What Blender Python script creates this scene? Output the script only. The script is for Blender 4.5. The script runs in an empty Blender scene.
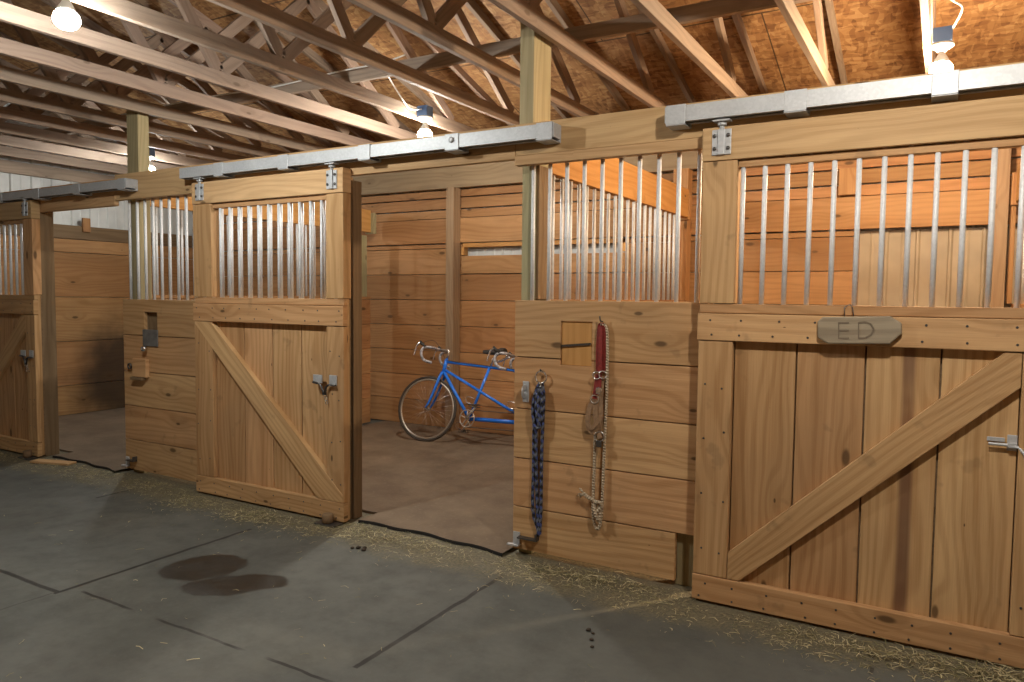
import bpy, bmesh, math, random
from mathutils import Vector, Matrix
random.seed(7)
PI = math.pi
S = bpy.context.scene
COL = S.collection

# ------------------------------------------------------------------ mesh builder
class MB:
    def __init__(self):
        self.v = []; self.f = []; self.uv = []; self.mi = []; self.sm = []
    def quad_uv(self, idx, uvs, mi=0, smooth=False):
        self.f.append(idx); self.uv.append(uvs); self.mi.append(mi); self.sm.append(smooth)
    def box(self, x0, x1, y0, y1, z0, z1, mi=0, mat=None, uvo=None, along=None):
        d = (x1 - x0, y1 - y0, z1 - z0)
        L = max(range(3), key=lambda i: d[i]) if along is None else along
        c = [((x0, x1)[i & 1], (y0, y1)[(i >> 1) & 1], (z0, z1)[(i >> 2) & 1]) for i in range(8)]
        ctr = ((x0 + x1) / 2, (y0 + y1) / 2, (z0 + z1) / 2)
        if uvo is None: uvo = (random.uniform(0, 60), random.uniform(0, 60))
        b = len(self.v)
        for p in c:
            q = Vector(p)
            if mat is not None: q = mat @ q
            self.v.append(tuple(q))
        faces = [((0, 4, 6, 2), 0), ((1, 3, 7, 5), 0), ((0, 1, 5, 4), 1), ((2, 6, 7, 3), 1), ((0, 2, 3, 1), 2), ((4, 5, 7, 6), 2)]
        for k, (fi, ax) in enumerate(faces):
            uvs = []
            for i in fi:
                p = [c[i][j] - ctr[j] for j in range(3)]
                if ax == L:
                    o = [j for j in range(3) if j != L]
                    u = p[o[0]] * .15; v = p[o[1]]
                else:
                    o = [j for j in range(3) if j not in (L, ax)][0]
                    u = p[L]; v = p[o]
                uvs.append((u + uvo[0], v + uvo[1] + (k // 2) * .4 * (ax != 1)))
            self.quad_uv(tuple(b + i for i in fi), uvs, mi)
        return self
    def beam(self, p0, p1, w, h, side=(0, 0, 1), mi=0, uvo=None):
        """bar from p0 to p1, w across, h along the direction closest to `side`"""
        p0 = Vector(p0); p1 = Vector(p1); d = p1 - p0; L = d.length; d.normalize()
        s = Vector(side); s = (s - d * s.dot(d)).normalized(); t = s.cross(d)
        m = Matrix((d, t, s)).transposed().to_4x4(); m.translation = (p0 + p1) / 2
        return self.box(-L / 2, L / 2, -w / 2, w / 2, -h / 2, h / 2, mi, m, uvo)
    def tube(self, pts, r, n=8, mi=0, closed=False, cap=True, flat=None):
        pts = [Vector(p) for p in pts]; N = len(pts); b = len(self.v)
        rr = r if isinstance(r, (list, tuple)) else [r] * N
        prev = None; dist = 0; ds = []
        for i, p in enumerate(pts):
            if closed: t = pts[(i + 1) % N] - pts[i - 1]
            else: t = pts[min(i + 1, N - 1)] - pts[max(i - 1, 0)]
            t.normalize()
            if prev is None:
                a = Vector((0, 0, 1)) if abs(t.z) < .9 else Vector((0, 1, 0))
                nrm = (a - t * a.dot(t)).normalized()
            else:
                nrm = (prev - t * prev.dot(t)).normalized()
            prev = nrm; bi = t.cross(nrm)
            if i: dist += (p - pts[i - 1]).length
            ds.append(dist)
            for k in range(n):
                a = 2 * PI * k / n
                ca, sa = math.cos(a), math.sin(a)
                if flat: off = nrm * ca * rr[i] * flat[0] + bi * sa * rr[i] * flat[1]
                else: off = nrm * ca * rr[i] + bi * sa * rr[i]
                self.v.append(tuple(p + off))
        for i in range(N if closed else N - 1):
            j = (i + 1) % N
            dj = ds[j] if j else dist + .01
            for k in range(n):
                k2 = (k + 1) % n
                self.quad_uv((b + i * n + k, b + i * n + k2, b + j * n + k2, b + j * n + k),
                             [(ds[i], k / n), (ds[i], (k + 1) / n), (dj, (k + 1) / n), (dj, k / n)], mi, True)
        if cap and not closed:
            self.quad_uv(tuple(b + k for k in range(n))[::-1], [(0, 0)] * n, mi)
            self.quad_uv(tuple(b + (N - 1) * n + k for k in range(n)), [(0, 0)] * n, mi)
        return self
    def lathe(self, prof, o, axis=(0, 0, 1), n=20, mi=0):
        o = Vector(o); ax = Vector(axis).normalized()
        a = Vector((1, 0, 0)) if abs(ax.x) < .9 else Vector((0, 1, 0))
        e1 = (a - ax * a.dot(ax)).normalized(); e2 = ax.cross(e1); b = len(self.v)
        for r, h in prof:
            for k in range(n):
                t = 2 * PI * k / n
                self.v.append(tuple(o + ax * h + (e1 * math.cos(t) + e2 * math.sin(t)) * max(r, 1e-4)))
        for i in range(len(prof) - 1):
            for k in range(n):
                k2 = (k + 1) % n
                self.quad_uv((b + i * n + k, b + i * n + k2, b + (i + 1) * n + k2, b + (i + 1) * n + k), [(0, 0)] * 4, mi, True)
        self.quad_uv(tuple(b + k for k in range(n))[::-1], [(0, 0)] * n, mi)
        m = len(prof) - 1
        self.quad_uv(tuple(b + m * n + k for k in range(n)), [(0, 0)] * n, mi)
        return self
    def prism(self, poly, y0, y1, mi=0, mat=None, uvo=(0, 0)):
        """polygon of (x, z) points, counter-clockwise seen from -y, extruded y0..y1"""
        b = len(self.v); n = len(poly)
        for y in (y0, y1):
            for x, z in poly:
                q = Vector((x, y, z)); q = mat @ q if mat is not None else q
                self.v.append(tuple(q))
        uvs = [(x + uvo[0], z + uvo[1]) for x, z in poly]
        self.quad_uv(tuple(range(b, b + n)), uvs, mi)
        self.quad_uv(tuple(range(b + n, b + 2 * n))[::-1], uvs[::-1], mi)
        for i in range(n):
            j = (i + 1) % n
            self.quad_uv((b + j, b + i, b + n + i, b + n + j), [uvs[j], uvs[i], uvs[i], uvs[j]], mi)
        return self
    def build(self, name, mats, base=(0, 0, 0), parent=None, bevel=0.0, loc=None):
        me = bpy.data.meshes.new(name); bx, by, bz = base
        me.from_pydata([(x - bx, y - by, z - bz) for x, y, z in self.v], [], self.f)
        uvl = me.uv_layers.new(name='UVMap')
        flat = [c for uvs in self.uv for c in uvs]
        for i, c in enumerate(flat): uvl.data[i].uv = c
        me.polygons.foreach_set('material_index', self.mi)
        me.polygons.foreach_set('use_smooth', self.sm)
        if not isinstance(mats, (list, tuple)): mats = [mats]
        for m in mats: me.materials.append(m)
        me.update()
        o = bpy.data.objects.new(name, me); COL.objects.link(o)
        if parent is not None: o.parent = parent
        else: o.location = base
        if bevel:
            md = o.modifiers.new('edge', 'BEVEL'); md.width = bevel; md.segments = 2
            md.limit_method = 'ANGLE'; md.angle_limit = .9
        return o

def tag(o, label=None, cat=None, group=None, kind=None):
    if label: o['label'] = label
    if cat: o['category'] = cat
    if group: o['group'] = group
    if kind: o['kind'] = kind
    return o
class Thing:
    """an Empty at the thing's base; parts are built in world coordinates"""
    def __init__(self, name, label, cat, base, group=None):
        self.base = base
        self.o = bpy.data.objects.new(name, None); COL.objects.link(self.o)
        self.o.location = base; self.o.empty_display_size = .1
        tag(self.o, label, cat, group)
    def part(self, name, mb, mats, bevel=0.0, label=None, under=None):
        o = mb.build(name, mats, self.base, under or self.o, bevel)
        if label: o['label'] = label
        return o
def single(name, mb, mats, base, label, cat, group=None, bevel=0.0):
    return tag(mb.build(name, mats, base, None, bevel), label, cat, group)
def struct(name, mb, mats, bevel=0.0):
    return tag(mb.build(name, mats, (0, 0, 0), None, bevel), kind='structure')
def copy_tree(o, parent=None):
    c = o.copy(); COL.objects.link(c)
    if parent is not None: c.parent = parent
    for ch in list(o.children): copy_tree(ch, c)
    return c

# ------------------------------------------------------------------ materials
class NT:
    def __init__(self, name):
        self.m = bpy.data.materials.new(name); self.m.use_nodes = True
        self.t = self.m.node_tree; self.t.nodes.clear()
        self.out = self.t.nodes.new('ShaderNodeOutputMaterial')
        self.b = self.t.nodes.new('ShaderNodeBsdfPrincipled')
        self.t.links.new(self.b.outputs[0], self.out.inputs[0])
    def n(self, kind, **kw):
        d = self.t.nodes.new('ShaderNode' + kind)
        for k, v in kw.items(): setattr(d, k, v)
        return d
    def link(self, a, b): self.t.links.new(a, b)
    def val(self, sock, x):
        if hasattr(x, 'is_output') or isinstance(x, bpy.types.NodeSocket): self.link(x, sock)
        else: sock.default_value = x
    def math(self, op, a, b=0.0, c=0.0, clamp=False):
        d = self.n('Math', operation=op, use_clamp=clamp)
        self.val(d.inputs[0], a); self.val(d.inputs[1], b); self.val(d.inputs[2], c)
        return d.outputs[0]
    def comb(self, x, y, z=0.0):
        d = self.n('CombineXYZ')
        for i, q in enumerate((x, y, z)): self.val(d.inputs[i], q)
        return d.outputs[0]
    def noise(self, vec, scale=1.0, detail=2.0, rough=.5, dist=0.0):
        d = self.n('TexNoise'); self.link(vec, d.inputs['Vector'])
        d.inputs['Scale'].default_value = scale; d.inputs['Detail'].default_value = detail
        d.inputs['Roughness'].default_value = rough; d.inputs['Distortion'].default_value = dist
        return d.outputs['Fac']
    def remap(self, x, a, b, c=0.0, d=1.0, smooth=True):
        q = self.n('MapRange'); q.interpolation_type = 'SMOOTHSTEP' if smooth else 'LINEAR'
        self.val(q.inputs[0], x)
        for i, y in enumerate((a, b, c, d)): self.val(q.inputs[i + 1], y)
        return q.outputs[0]
    def mix(self, f, a, b, mode='MIX'):
        d = self.n('MixRGB', blend_type=mode)
        self.val(d.inputs[0], f)
        for s, x in ((d.inputs[1], a), (d.inputs[2], b)):
            if isinstance(x, tuple): s.default_value = (*x, 1) if len(x) == 3 else x
            else: self.link(x, s)
        return d.outputs[0]
    def bump(self, h, strength=.2, dist=.01):
        d = self.n('Bump'); d.inputs['Strength'].default_value = strength; d.inputs['Distance'].default_value = dist
        self.link(h, d.inputs['Height']); self.link(d.outputs[0], self.b.inputs['Normal'])
    def color(self, c):
        if isinstance(c, tuple): self.b.inputs['Base Color'].default_value = (*c, 1)
        else: self.link(c, self.b.inputs['Base Color'])
    def set(self, rough=None, metal=None):
        if rough is not None: self.val(self.b.inputs['Roughness'], rough)
        if metal is not None: self.val(self.b.inputs['Metallic'], metal)
        return self.m
    def sep(self, v):
        d = self.n('SeparateXYZ'); self.link(v, d.inputs[0]); return d.outputs
    def uv(self):
        return self.n('TexCoord').outputs['UV']
    def obj(self):
        return self.n('TexCoord').outputs['Object']

def wood(name, light, dark, weather=.25, wcol=(.20, .17, .13), knots=1.0, grain=1.0, vary=.3, rough=.7, streak=False, stains=0.0, dark_patch=None):
    N = NT(name)
    u, v, _ = N.sep(N.uv())
    geo = N.n('NewGeometry'); isl = geo.outputs['Random Per Island']
    rnd = N.n('ObjectInfo').outputs['Random']
    r = N.math('FRACT', N.math('ADD', N.math('MULTIPLY', isl, 7.31), N.math('MULTIPLY', rnd, 3.77)))
    uo = N.math('ADD', u, N.math('MULTIPLY', rnd, 41.0)); vo = N.math('ADD', v, N.math('MULTIPLY', rnd, 17.0))
    # knots
    kv = N.n('TexVoronoi'); kv.voronoi_dimensions = '2D'; kv.feature = 'F1'; kv.inputs['Scale'].default_value = 1.0
    N.link(N.comb(N.math('MULTIPLY', uo, 1.5), N.math('MULTIPLY', vo, 3.6)), kv.inputs['Vector'])
    kd = kv.outputs['Distance']
    ksep = N.n('SeparateColor'); N.link(kv.outputs['Color'], ksep.inputs[0])
    kr = N.remap(ksep.outputs[0], .30, 1.0, 0.004, .085, False)
    kcore = N.math('SUBTRACT', 1.0, N.remap(kd, N.math('MULTIPLY', kr, .45), kr))
    khalo = N.math('MULTIPLY', N.math('SUBTRACT', 1.0, N.remap(kd, .03, .30)), N.remap(ksep.outputs[0], .32, .55))
    # growth rings
    w1 = N.noise(N.comb(N.math('MULTIPLY', uo, .55), N.math('MULTIPLY', vo, 2.6)), 1.0, 2.0)
    ph = N.math('ADD', N.math('ADD', N.math('MULTIPLY', vo, 130.0), N.math('MULTIPLY', w1, 60.0)), N.math('MULTIPLY', khalo, 7.0))
    ring = N.remap(N.math('SINE', ph), -.4, 1.0)
    fine = N.noise(N.comb(N.math('MULTIPLY', uo, 3.0), N.math('MULTIPLY', vo, 170.0)), 1.0, 3.0, .6)
    broad = N.noise(N.comb(N.math('MULTIPLY', uo, .7), N.math('MULTIPLY', vo, 9.0)), 1.0, 3.0, .6)
    fac = N.math('ADD', N.math('ADD', N.math('MULTIPLY', ring, .34 * grain), N.math('MULTIPLY', N.remap(fine, .3, .75), .30 * grain)),
                 N.math('MULTIPLY', N.remap(broad, .3, .75), .5), clamp=True)
    col = N.mix(fac, light, dark)
    br = N.math('ADD', 1 - vary / 2, N.math('MULTIPLY', r, vary))
    hu = N.math('ADD', .95, N.math('MULTIPLY', N.math('FRACT', N.math('MULTIPLY', r, 5.3)), .11))
    col = N.mix(1.0, col, N.comb(br, N.math('MULTIPLY', hu, N.math('POWER', br, 1.1)), N.math('MULTIPLY', hu, N.math('POWER', br, 1.3))), 'MULTIPLY')
    if streak:
        sm = N.math('MULTIPLY', N.math('SUBTRACT', 1.0, N.remap(N.math('ABSOLUTE', N.math('ADD', N.math('SUBTRACT', v, .03), N.math('MULTIPLY', N.math('SUBTRACT', w1, .5), .05))), .012, .036)),
                    N.remap(N.noise(N.comb(N.math('MULTIPLY', u, 3.0), v), 1.0, 2.0), .2, .5, .45, 1.0))
        col = N.mix(N.math('MULTIPLY', sm, .75), col, (.10, .035, .022))
    o = N.n('NewGeometry').outputs['Position']
    wn = N.noise(o, 1.7, 4.0, .6)
    col = N.mix(N.math('MULTIPLY', N.remap(wn, .4, .75), weather), col, wcol)
    if stains:
        sn = N.noise(o, 7.0, 3.0, .6)
        col = N.mix(N.math('MULTIPLY', N.remap(sn, .62, .72), stains), col, (.05, .035, .02))
    if dark_patch:      # oval darker patch with a noisy edge across the boards
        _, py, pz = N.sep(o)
        a = N.math('DIVIDE', N.math('SUBTRACT', py, dark_patch[0]), dark_patch[2]); b = N.math('DIVIDE', N.math('SUBTRACT', pz, dark_patch[1]), dark_patch[3])
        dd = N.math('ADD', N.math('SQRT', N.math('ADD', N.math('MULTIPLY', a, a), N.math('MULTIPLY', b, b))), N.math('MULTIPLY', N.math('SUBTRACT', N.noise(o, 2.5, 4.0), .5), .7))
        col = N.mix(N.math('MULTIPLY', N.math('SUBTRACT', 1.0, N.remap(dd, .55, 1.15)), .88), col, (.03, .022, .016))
    col = N.mix(N.math('MULTIPLY', kcore, .8 * knots), col, (.055, .028, .012))
    col = N.mix(N.math('MULTIPLY', khalo, .18 * knots), col, (.16, .085, .03))
    N.color(col)
    N.bump(N.math('ADD', fine, N.math('MULTIPLY', ring, .4)), .22, .004)
    N.b.inputs['Specular IOR Level'].default_value = .3
    return N.set(rough)

def plain(name, c, rough=.5, metal=0.0, noise=0.0, ns=30.0, emit=None):
    N = NT(name)
    if noise:
        f = N.noise(N.obj(), ns, 3.0)
        N.color(N.mix(N.remap(f, .3, .7), tuple(x * (1 - noise) for x in c), tuple(min(1, x * (1 + noise)) for x in c)))
    else: N.color(c)
    if emit:
        N.b.inputs['Emission Color'].default_value = (*emit[0], 1); N.b.inputs['Emission Strength'].default_value = emit[1]
    return N.set(rough, metal)

M = {}
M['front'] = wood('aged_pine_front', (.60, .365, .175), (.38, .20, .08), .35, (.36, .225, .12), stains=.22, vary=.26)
M['streak'] = wood('aged_pine_heartwood_streak', (.60, .365, .175), (.38, .20, .08), .35, (.36, .225, .12), streak=True)
M['header'] = wood('header_pine', (.62, .40, .205), (.43, .255, .115), .25, (.38, .26, .145))
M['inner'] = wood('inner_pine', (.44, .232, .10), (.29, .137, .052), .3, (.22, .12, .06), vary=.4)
M['inner_dark_patch'] = wood('dark_patch_inner_pine', (.42, .235, .10), (.28, .14, .052), .3, (.22, .125, .06), dark_patch=(2.25, .45, .95, .8))
M['post'] = wood('treated_post', (.40, .345, .20), (.26, .215, .11), .3, (.22, .21, .12), knots=.6)
M['jamb'] = wood('brown_jamb', (.24, .155, .085), (.15, .09, .045), .3, (.12, .08, .05), knots=.5)
M['truss'] = wood('truss_lumber', (.32, .235, .175), (.215, .15, .11), .35, (.19, .145, .115), knots=.6, vary=.4)
M['girt'] = wood('girt_lumber', (.34, .24, .145), (.23, .15, .085), .3, (.2, .15, .1), knots=.6)
M['plaque'] = wood('weathered_plaque', (.36, .29, .20), (.24, .185, .125), .4, (.29, .245, .185), knots=.2, grain=1.4)
M['carve'] = plain('carved_wood', (.17, .13, .09), .85)
M['orange'] = wood('fresh_pine', (.62, .34, .115), (.46, .22, .06), .1)

def galv(name, base=.58, rough=.38, metal=.45):
    N = NT(name)
    p = N.n('NewGeometry').outputs['Position']
    v = N.n('TexVoronoi'); v.inputs['Scale'].default_value = 90.0; N.link(p, v.inputs['Vector'])
    s = N.n('SeparateColor'); N.link(v.outputs['Color'], s.inputs[0])
    n = N.noise(p, 9.0, 4.0, .65)
    f = N.math('ADD', N.math('MULTIPLY', s.outputs[0], .22), N.math('MULTIPLY', n, .5))
    N.color(N.mix(f, (base * .78, base * .8, base * .83), (base * 1.3, base * 1.32, base * 1.34)))
    return N.set(N.math('ADD', rough, N.math('MULTIPLY', n, .2)), metal)
M['galv'] = galv('galvanized_steel', .50, .42, .3)
M['pipe'] = galv('galvanized_pipe', .72, .42, .12)
M['bolt'] = plain('bolt_steel', (.12, .115, .11), .45, .8)
M['dull_plate'] = plain('dull_grey_plate', (.16, .15, .14), .6, .3, .2, 20)
M['black'] = plain('black_rubber', (.018, .017, .016), .8)
M['white_plastic'] = plain('white_plastic', (.75, .75, .72), .5)
M['blue_plastic'] = plain('blue_plastic_box', (.12, .22, .45), .5)
M['groove'] = plain('dark_groove', (.05, .036, .025), .9)

def siding(name):
    N = NT(name)
    f = N.noise(N.obj(), 3.0, 4.0)
    N.color(N.mix(N.remap(f, .3, .7), (.47, .48, .475), (.60, .61, .60)))
    return N.set(.45)
M['siding'] = siding('white_ribbed_siding')

def osb():
    N = NT('osb_sheathing')
    p = N.obj()
    x, y, z = N.sep(p)
    wob = N.n('TexNoise'); wob.inputs['Scale'].default_value = 6.0; wob.inputs['Detail'].default_value = 1.0; N.link(p, wob.inputs['Vector'])
    cols = []
    for k, (sx, sy, ang) in enumerate(((13, 38, .5), (36, 12, .3), (20, 24, 1.1))):
        mp = N.n('Mapping'); N.link(p, mp.inputs['Vector']); mp.inputs['Rotation'].default_value = (0, 0, ang)
        mp.inputs['Scale'].default_value = (sx, sy, 0.01)
        ad = N.n('VectorMath', operation='MULTIPLY_ADD'); N.link(wob.outputs['Color'], ad.inputs[0]); ad.inputs[1].default_value = (2.5, 2.5, 0); N.link(mp.outputs[0], ad.inputs[2])
        v = N.n('TexVoronoi'); v.inputs['Scale'].default_value = 1.0; N.link(ad.outputs[0], v.inputs['Vector'])
        s = N.n('SeparateColor'); N.link(v.outputs['Color'], s.inputs[0]); cols.append(s.outputs)
    pick = N.remap(cols[0][1], .45, .55)
    f = N.math('ADD', N.math('MULTIPLY', cols[0][0], .55), N.math('MULTIPLY', cols[1][0], .45))
    ramp = N.n('ValToRGB'); N.link(f, ramp.inputs[0])
    e = ramp.color_ramp.elements
    e[0].position = .1; e[0].color = (.22, .105, .04, 1)
    e[1].position = .9; e[1].color = (.62, .40, .19, 1)
    for pos, c in ((.38, (.38, .20, .08, 1)), (.62, (.47, .27, .11, 1))):
        q = ramp.color_ramp.elements.new(pos); q.color = c
    big = N.noise(p, .9, 3.0)
    col = N.mix(N.math('MULTIPLY', N.remap(big, .42, .7), .35), ramp.outputs[0], (.26, .13, .06))
    # panel joints: along x every 1.16 m, and staggered cross joints
    yy = N.math('DIVIDE', N.math('ADD', y, 50.0), 1.165)
    jy = N.math('LESS_THAN', N.math('ABSOLUTE', N.math('SUBTRACT', N.math('FRACT', yy), .5)), .006)
    row = N.math('FLOOR', N.math('ADD', yy, .5))
    xx = N.math('FRACT', N.math('ADD', N.math('DIVIDE', N.math('ADD', x, 50.0), 2.44), N.math('MULTIPLY', row, .5)))
    jx = N.math('LESS_THAN', N.math('ABSOLUTE', N.math('SUBTRACT', xx, .5)), .0022)
    col = N.mix(N.math('MULTIPLY', N.math('MAXIMUM', jy, jx), .85), col, (.05, .026, .014))
    col = N.mix(1.0, col, (.70, .66, .63), 'MULTIPLY')
    N.color(col); N.bump(f, .25, .003)
    return N.set(.75)
M['osb'] = osb()

def concrete():
    N = NT('worn_concrete')
    p = N.n('NewGeometry').outputs['Position']
    x, y, z = N.sep(p)
    n1 = N.noise(p, .8, 5.0, .6); n2 = N.noise(p, 6.0, 5.0, .65); n3 = N.noise(p, 45.0, 3.0, .6)
    col = N.mix(N.remap(n1, .32, .68), (.072, .075, .066), (.122, .125, .111))
    col = N.mix(N.math('MULTIPLY', N.remap(n2, .45, .8), .45), col, (.058, .057, .05))
    col = N.mix(N.math('MULTIPLY', N.remap(n3, .5, .8), .25), col, (.14, .14, .125))
    w = N.math('MULTIPLY', N.math('SUBTRACT', N.noise(p, 4.0, 3.0), .5), .04)
    wx = N.math('ADD', x, w); wy = N.math('ADD', y, w)
    def seg(c, t, c0, t0, t1, wd, amt=1.0):
        a = N.math('SUBTRACT', 1.0, N.remap(N.math('ABSOLUTE', N.math('SUBTRACT', c, c0)), wd * .5, wd))
        b = N.math('MULTIPLY', N.math('GREATER_THAN', t, t0), N.math('LESS_THAN', t, t1))
        return N.math('MULTIPLY', N.math('MULTIPLY', a, b), amt)
    fade = N.remap(N.noise(p, 3.0, 2.0), .42, .55)
    lines = [seg(wx, y, -3.785, -1.72, -.50, .017), seg(wx, y, -2.0, -1.5, -.32, .017), seg(wx, y, -5.32, -.60, -.2, .017),
             seg(wy, x, -1.70, -6.0, -3.78, .017), N.math('MULTIPLY', seg(wy, x, -1.63, -3.70, 0.0, .011), fade),
             N.math('MULTIPLY', seg(wx, y, -.2, -4.0, -.4, .010), fade), seg(wx, y, -3.80, -4.2, -1.72, .008, .5)]
    m = lines[0]
    for q in lines[1:]: m = N.math('MAXIMUM', m, q)
    col = N.mix(m, col, (.02, .018, .015))
    # wet patch: two overlapping blobs
    def blob(cx, cy, rx, ry, ang):
        c, s = math.cos(ang), math.sin(ang)
        dx = N.math('SUBTRACT', x, cx); dy = N.math('SUBTRACT', y, cy)
        a = N.math('DIVIDE', N.math('ADD', N.math('MULTIPLY', dx, c), N.math('MULTIPLY', dy, s)), rx)
        b = N.math('DIVIDE', N.math('SUBTRACT', N.math('MULTIPLY', dy, c), N.math('MULTIPLY', dx, s)), ry)
        return N.math('SQRT', N.math('ADD', N.math('MULTIPLY', a, a), N.math('MULTIPLY', b, b)))
    d = N.math('MINIMUM', blob(-3.46, -1.09, .23, .20, .9), blob(-3.12, -1.17, .29, .14, .75))
    d = N.math('ADD', d, N.math('MULTIPLY', N.math('SUBTRACT', N.noise(p, 9.0, 3.0), .5), .55))
    st = N.math('SUBTRACT', 1.0, N.remap(d, .88, 1.02))
    stc = N.mix(N.remap(n2, .35, .65), (.013, .013, .012), (.030, .029, .027))
    col = N.mix(N.math('MULTIPLY', st, .9), col, stc)
    # chaff and dust swept against the stall fronts
    e = N.math('ADD', y, N.math('MULTIPLY', N.math('SUBTRACT', N.noise(p, 3.5, 4.0, .65), .5), .45))
    ch = N.math('MULTIPLY', N.remap(e, -.52, -.26), N.math('LESS_THAN', y, .3))
    chn = N.noise(p, 60.0, 4.0, .7)
    chc = N.mix(N.remap(chn, .35, .65), (.095, .08, .05), (.21, .18, .105))
    col = N.mix(N.math('MULTIPLY', ch, .85), col, chc)
    N.color(col)
    N.bump(N.math('ADD', N.math('MULTIPLY', n2, .6), N.math('MULTIPLY', n3, .4)), .25, .006)
    return N.set(N.math('SUBTRACT', N.remap(n2, .3, .7, .62, .8), N.math('MULTIPLY', st, .3)))
M['concrete'] = concrete()

def dirt(name, a, b):
    N = NT(name); p = N.n('NewGeometry').outputs['Position']
    n = N.noise(p, 2.5, 6.0, .65); n2 = N.noise(p, 40.0, 3.0, .6)
    col = N.mix(N.remap(n, .3, .7), a, b)
    col = N.mix(N.math('MULTIPLY', N.remap(n2, .55, .8), .3), col, tuple(min(1, q * 1.7) for q in b))
    N.color(col); N.bump(n2, .3, .005)
    return N.set(.9)
M['mat'] = dirt('dusty_rubber_mat', (.135, .095, .062), (.205, .15, .10))
M['straw'] = None
def straw():
    N = NT('pale_straw')
    isl = N.n('NewGeometry').outputs['Random Per Island']
    r = N.n('ValToRGB'); N.link(isl, r.inputs[0]); e = r.color_ramp.elements
    e[0].color = (.24, .185, .085, 1); e[1].color = (.60, .52, .31, 1)
    q = r.color_ramp.elements.new(.35); q.color = (.25, .21, .105, 1)
    q = r.color_ramp.elements.new(.15); q.color = (.15, .15, .06, 1)
    N.color(r.outputs[0]); return N.set(.7)
M['straw'] = straw()

def rope(name, c1, c2, c3=None, f=140.0, thr=.0):
    N = NT(name); u, v, _ = N.sep(N.uv())
    a = N.math('SINE', N.math('ADD', N.math('MULTIPLY', u, f), N.math('MULTIPLY', v, 2 * PI)))
    b = N.math('SINE', N.math('SUBTRACT', N.math('MULTIPLY', u, f * .9), N.math('MULTIPLY', v, 2 * PI)))
    col = N.mix(N.remap(a, thr, thr + .3), c1, c2)
    if c3: col = N.mix(N.remap(b, .3, .5), col, c3)
    N.color(col); N.bump(N.math('ADD', a, b), .6, .003)
    return N.set(.8)
M['blue_rope'] = rope('blue_black_rope', (.012, .012, .018), (.055, .075, .22), (.13, .14, .17), 130.0)
M['cream_rope'] = rope('cream_rope', (.40, .31, .21), (.55, .45, .32), None, 420.0)
M['tan_strap'] = plain('tan_webbing', (.27, .16, .085), .7, 0, .2, 60)
M['red_strap'] = plain('red_webbing', (.22, .022, .018), .65, 0, .2, 60)
M['blue_paint'] = plain('blue_enamel', (.02, .17, .72), .25)
M['chrome'] = plain('polished_alloy', (.75, .75, .76), .22, .95)
M['rim'] = plain('dull_alloy', (.52, .48, .43), .4, .8)
M['tyre'] = plain('tan_wall_tyre', (.05, .04, .032), .8)
M['tape'] = plain('grey_bar_tape', (.30, .30, .33), .6, 0, .6, 45)
M['saddle'] = plain('black_saddle', (.02, .018, .017), .55)
M['chain'] = plain('dark_chain', (.10, .085, .07), .5, .7)

def bulb(name, c, s):
    N = NT(name); N.color((.9, .9, .9))
    N.b.inputs['Emission Color'].default_value = (*c, 1); N.b.inputs['Emission Strength'].default_value = s
    return N.set(.3)

# ------------------------------------------------------------------ layout (metres; y = 0 is the stall front, camera at y = -3.7)
YB = 3.15            # back wall lining face
XL = -9.2            # lining of the end wall
XR = 3.2
YF = -7.3
RIDGE = -2.0
def roof_z(y): return 3.0 + .30 * (3.3 - y) if y > RIDGE else 3.0 + .30 * (y - YF)

# ---- room shell
struct('floor', MB().box(XL - .3, XR + .1, YF, 3.45, -.1, 0), M['concrete'])
# ceiling: two slopes of sheathing
cb = MB()
for ya, yb in ((RIDGE, 3.6), (YF - .3, RIDGE)):
    a = (ya, roof_z(ya) + .10); b = (yb, roof_z(yb) + .10)
    i = len(cb.v)
    for z in (0, .02):
        for X in (XL - .4, XR + .3):
            cb.v += [(X, a[0], a[1] + z), (X, b[0], b[1] + z)]
    for f in ((0, 1, 3, 2), (4, 6, 7, 5), (0, 4, 5, 1), (2, 3, 7, 6), (0, 2, 6, 4), (1, 5, 7, 3)):
        cb.quad_uv(tuple(i + q for q in f), [(0, 0)] * 4)
struct('ceiling', cb, M['osb'])

def ribbed(mb, p0, p1, z0, z1, n_out, pitch=.2286, depth=.018):
    """corrugated sheet between p0 and p1 (x, y), ribs standing out along n_out"""
    p0 = Vector(p0); p1 = Vector(p1); L = (p1 - p0).length; d = (p1 - p0) / L; n = Vector(n_out)
    prof = []; s = 0
    while s < L:
        for t, h in ((0, 0), (.085, 0), (.1, .3), (.115, 0), (.19, 0), (.2, 1), (.215, 1), (.2285, 0)):
            if s + t <= L: prof.append((s + t, h * depth))
        s += pitch
    prof.append((L, 0)); b = len(mb.v)
    for s, h in prof:
        q = p0 + d * s + n * h
        mb.v += [(q.x, q.y, z0), (q.x, q.y, z1)]
        q2 = p0 + d * s - n * .01
        mb.v += [(q2.x, q2.y, z0), (q2.x, q2.y, z1)]
    for i in range(len(prof) - 1):
        a = b + i * 4; c = a + 4
        mb.quad_uv((a, c, c + 1, a + 1), [(0, 0)] * 4)
        mb.quad_uv((a + 2, a + 3, c + 3, c + 2), [(0, 0)] * 4)
    return mb
# outer metal skin
wb = ribbed(MB(), (XL - .2, 3.235), (XR, 3.235), 0, 3.02, (0, -1)); struct('wall_back', wb, M['siding'])
wl = ribbed(MB(), (XL - .12, 3.32), (XL - .12, YF), 0, 4.6, (1, 0)); struct('wall_left', wl, M['siding'])
struct('wall_right', ribbed(MB(), (XR, YF), (XR, 3.32), 0, 4.6, (-1, 0)), M['siding'])
struct('wall_front', ribbed(MB(), (XL - .2, YF), (XR, YF), 0, 3.02, (0, 1)), M['siding'])

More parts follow.
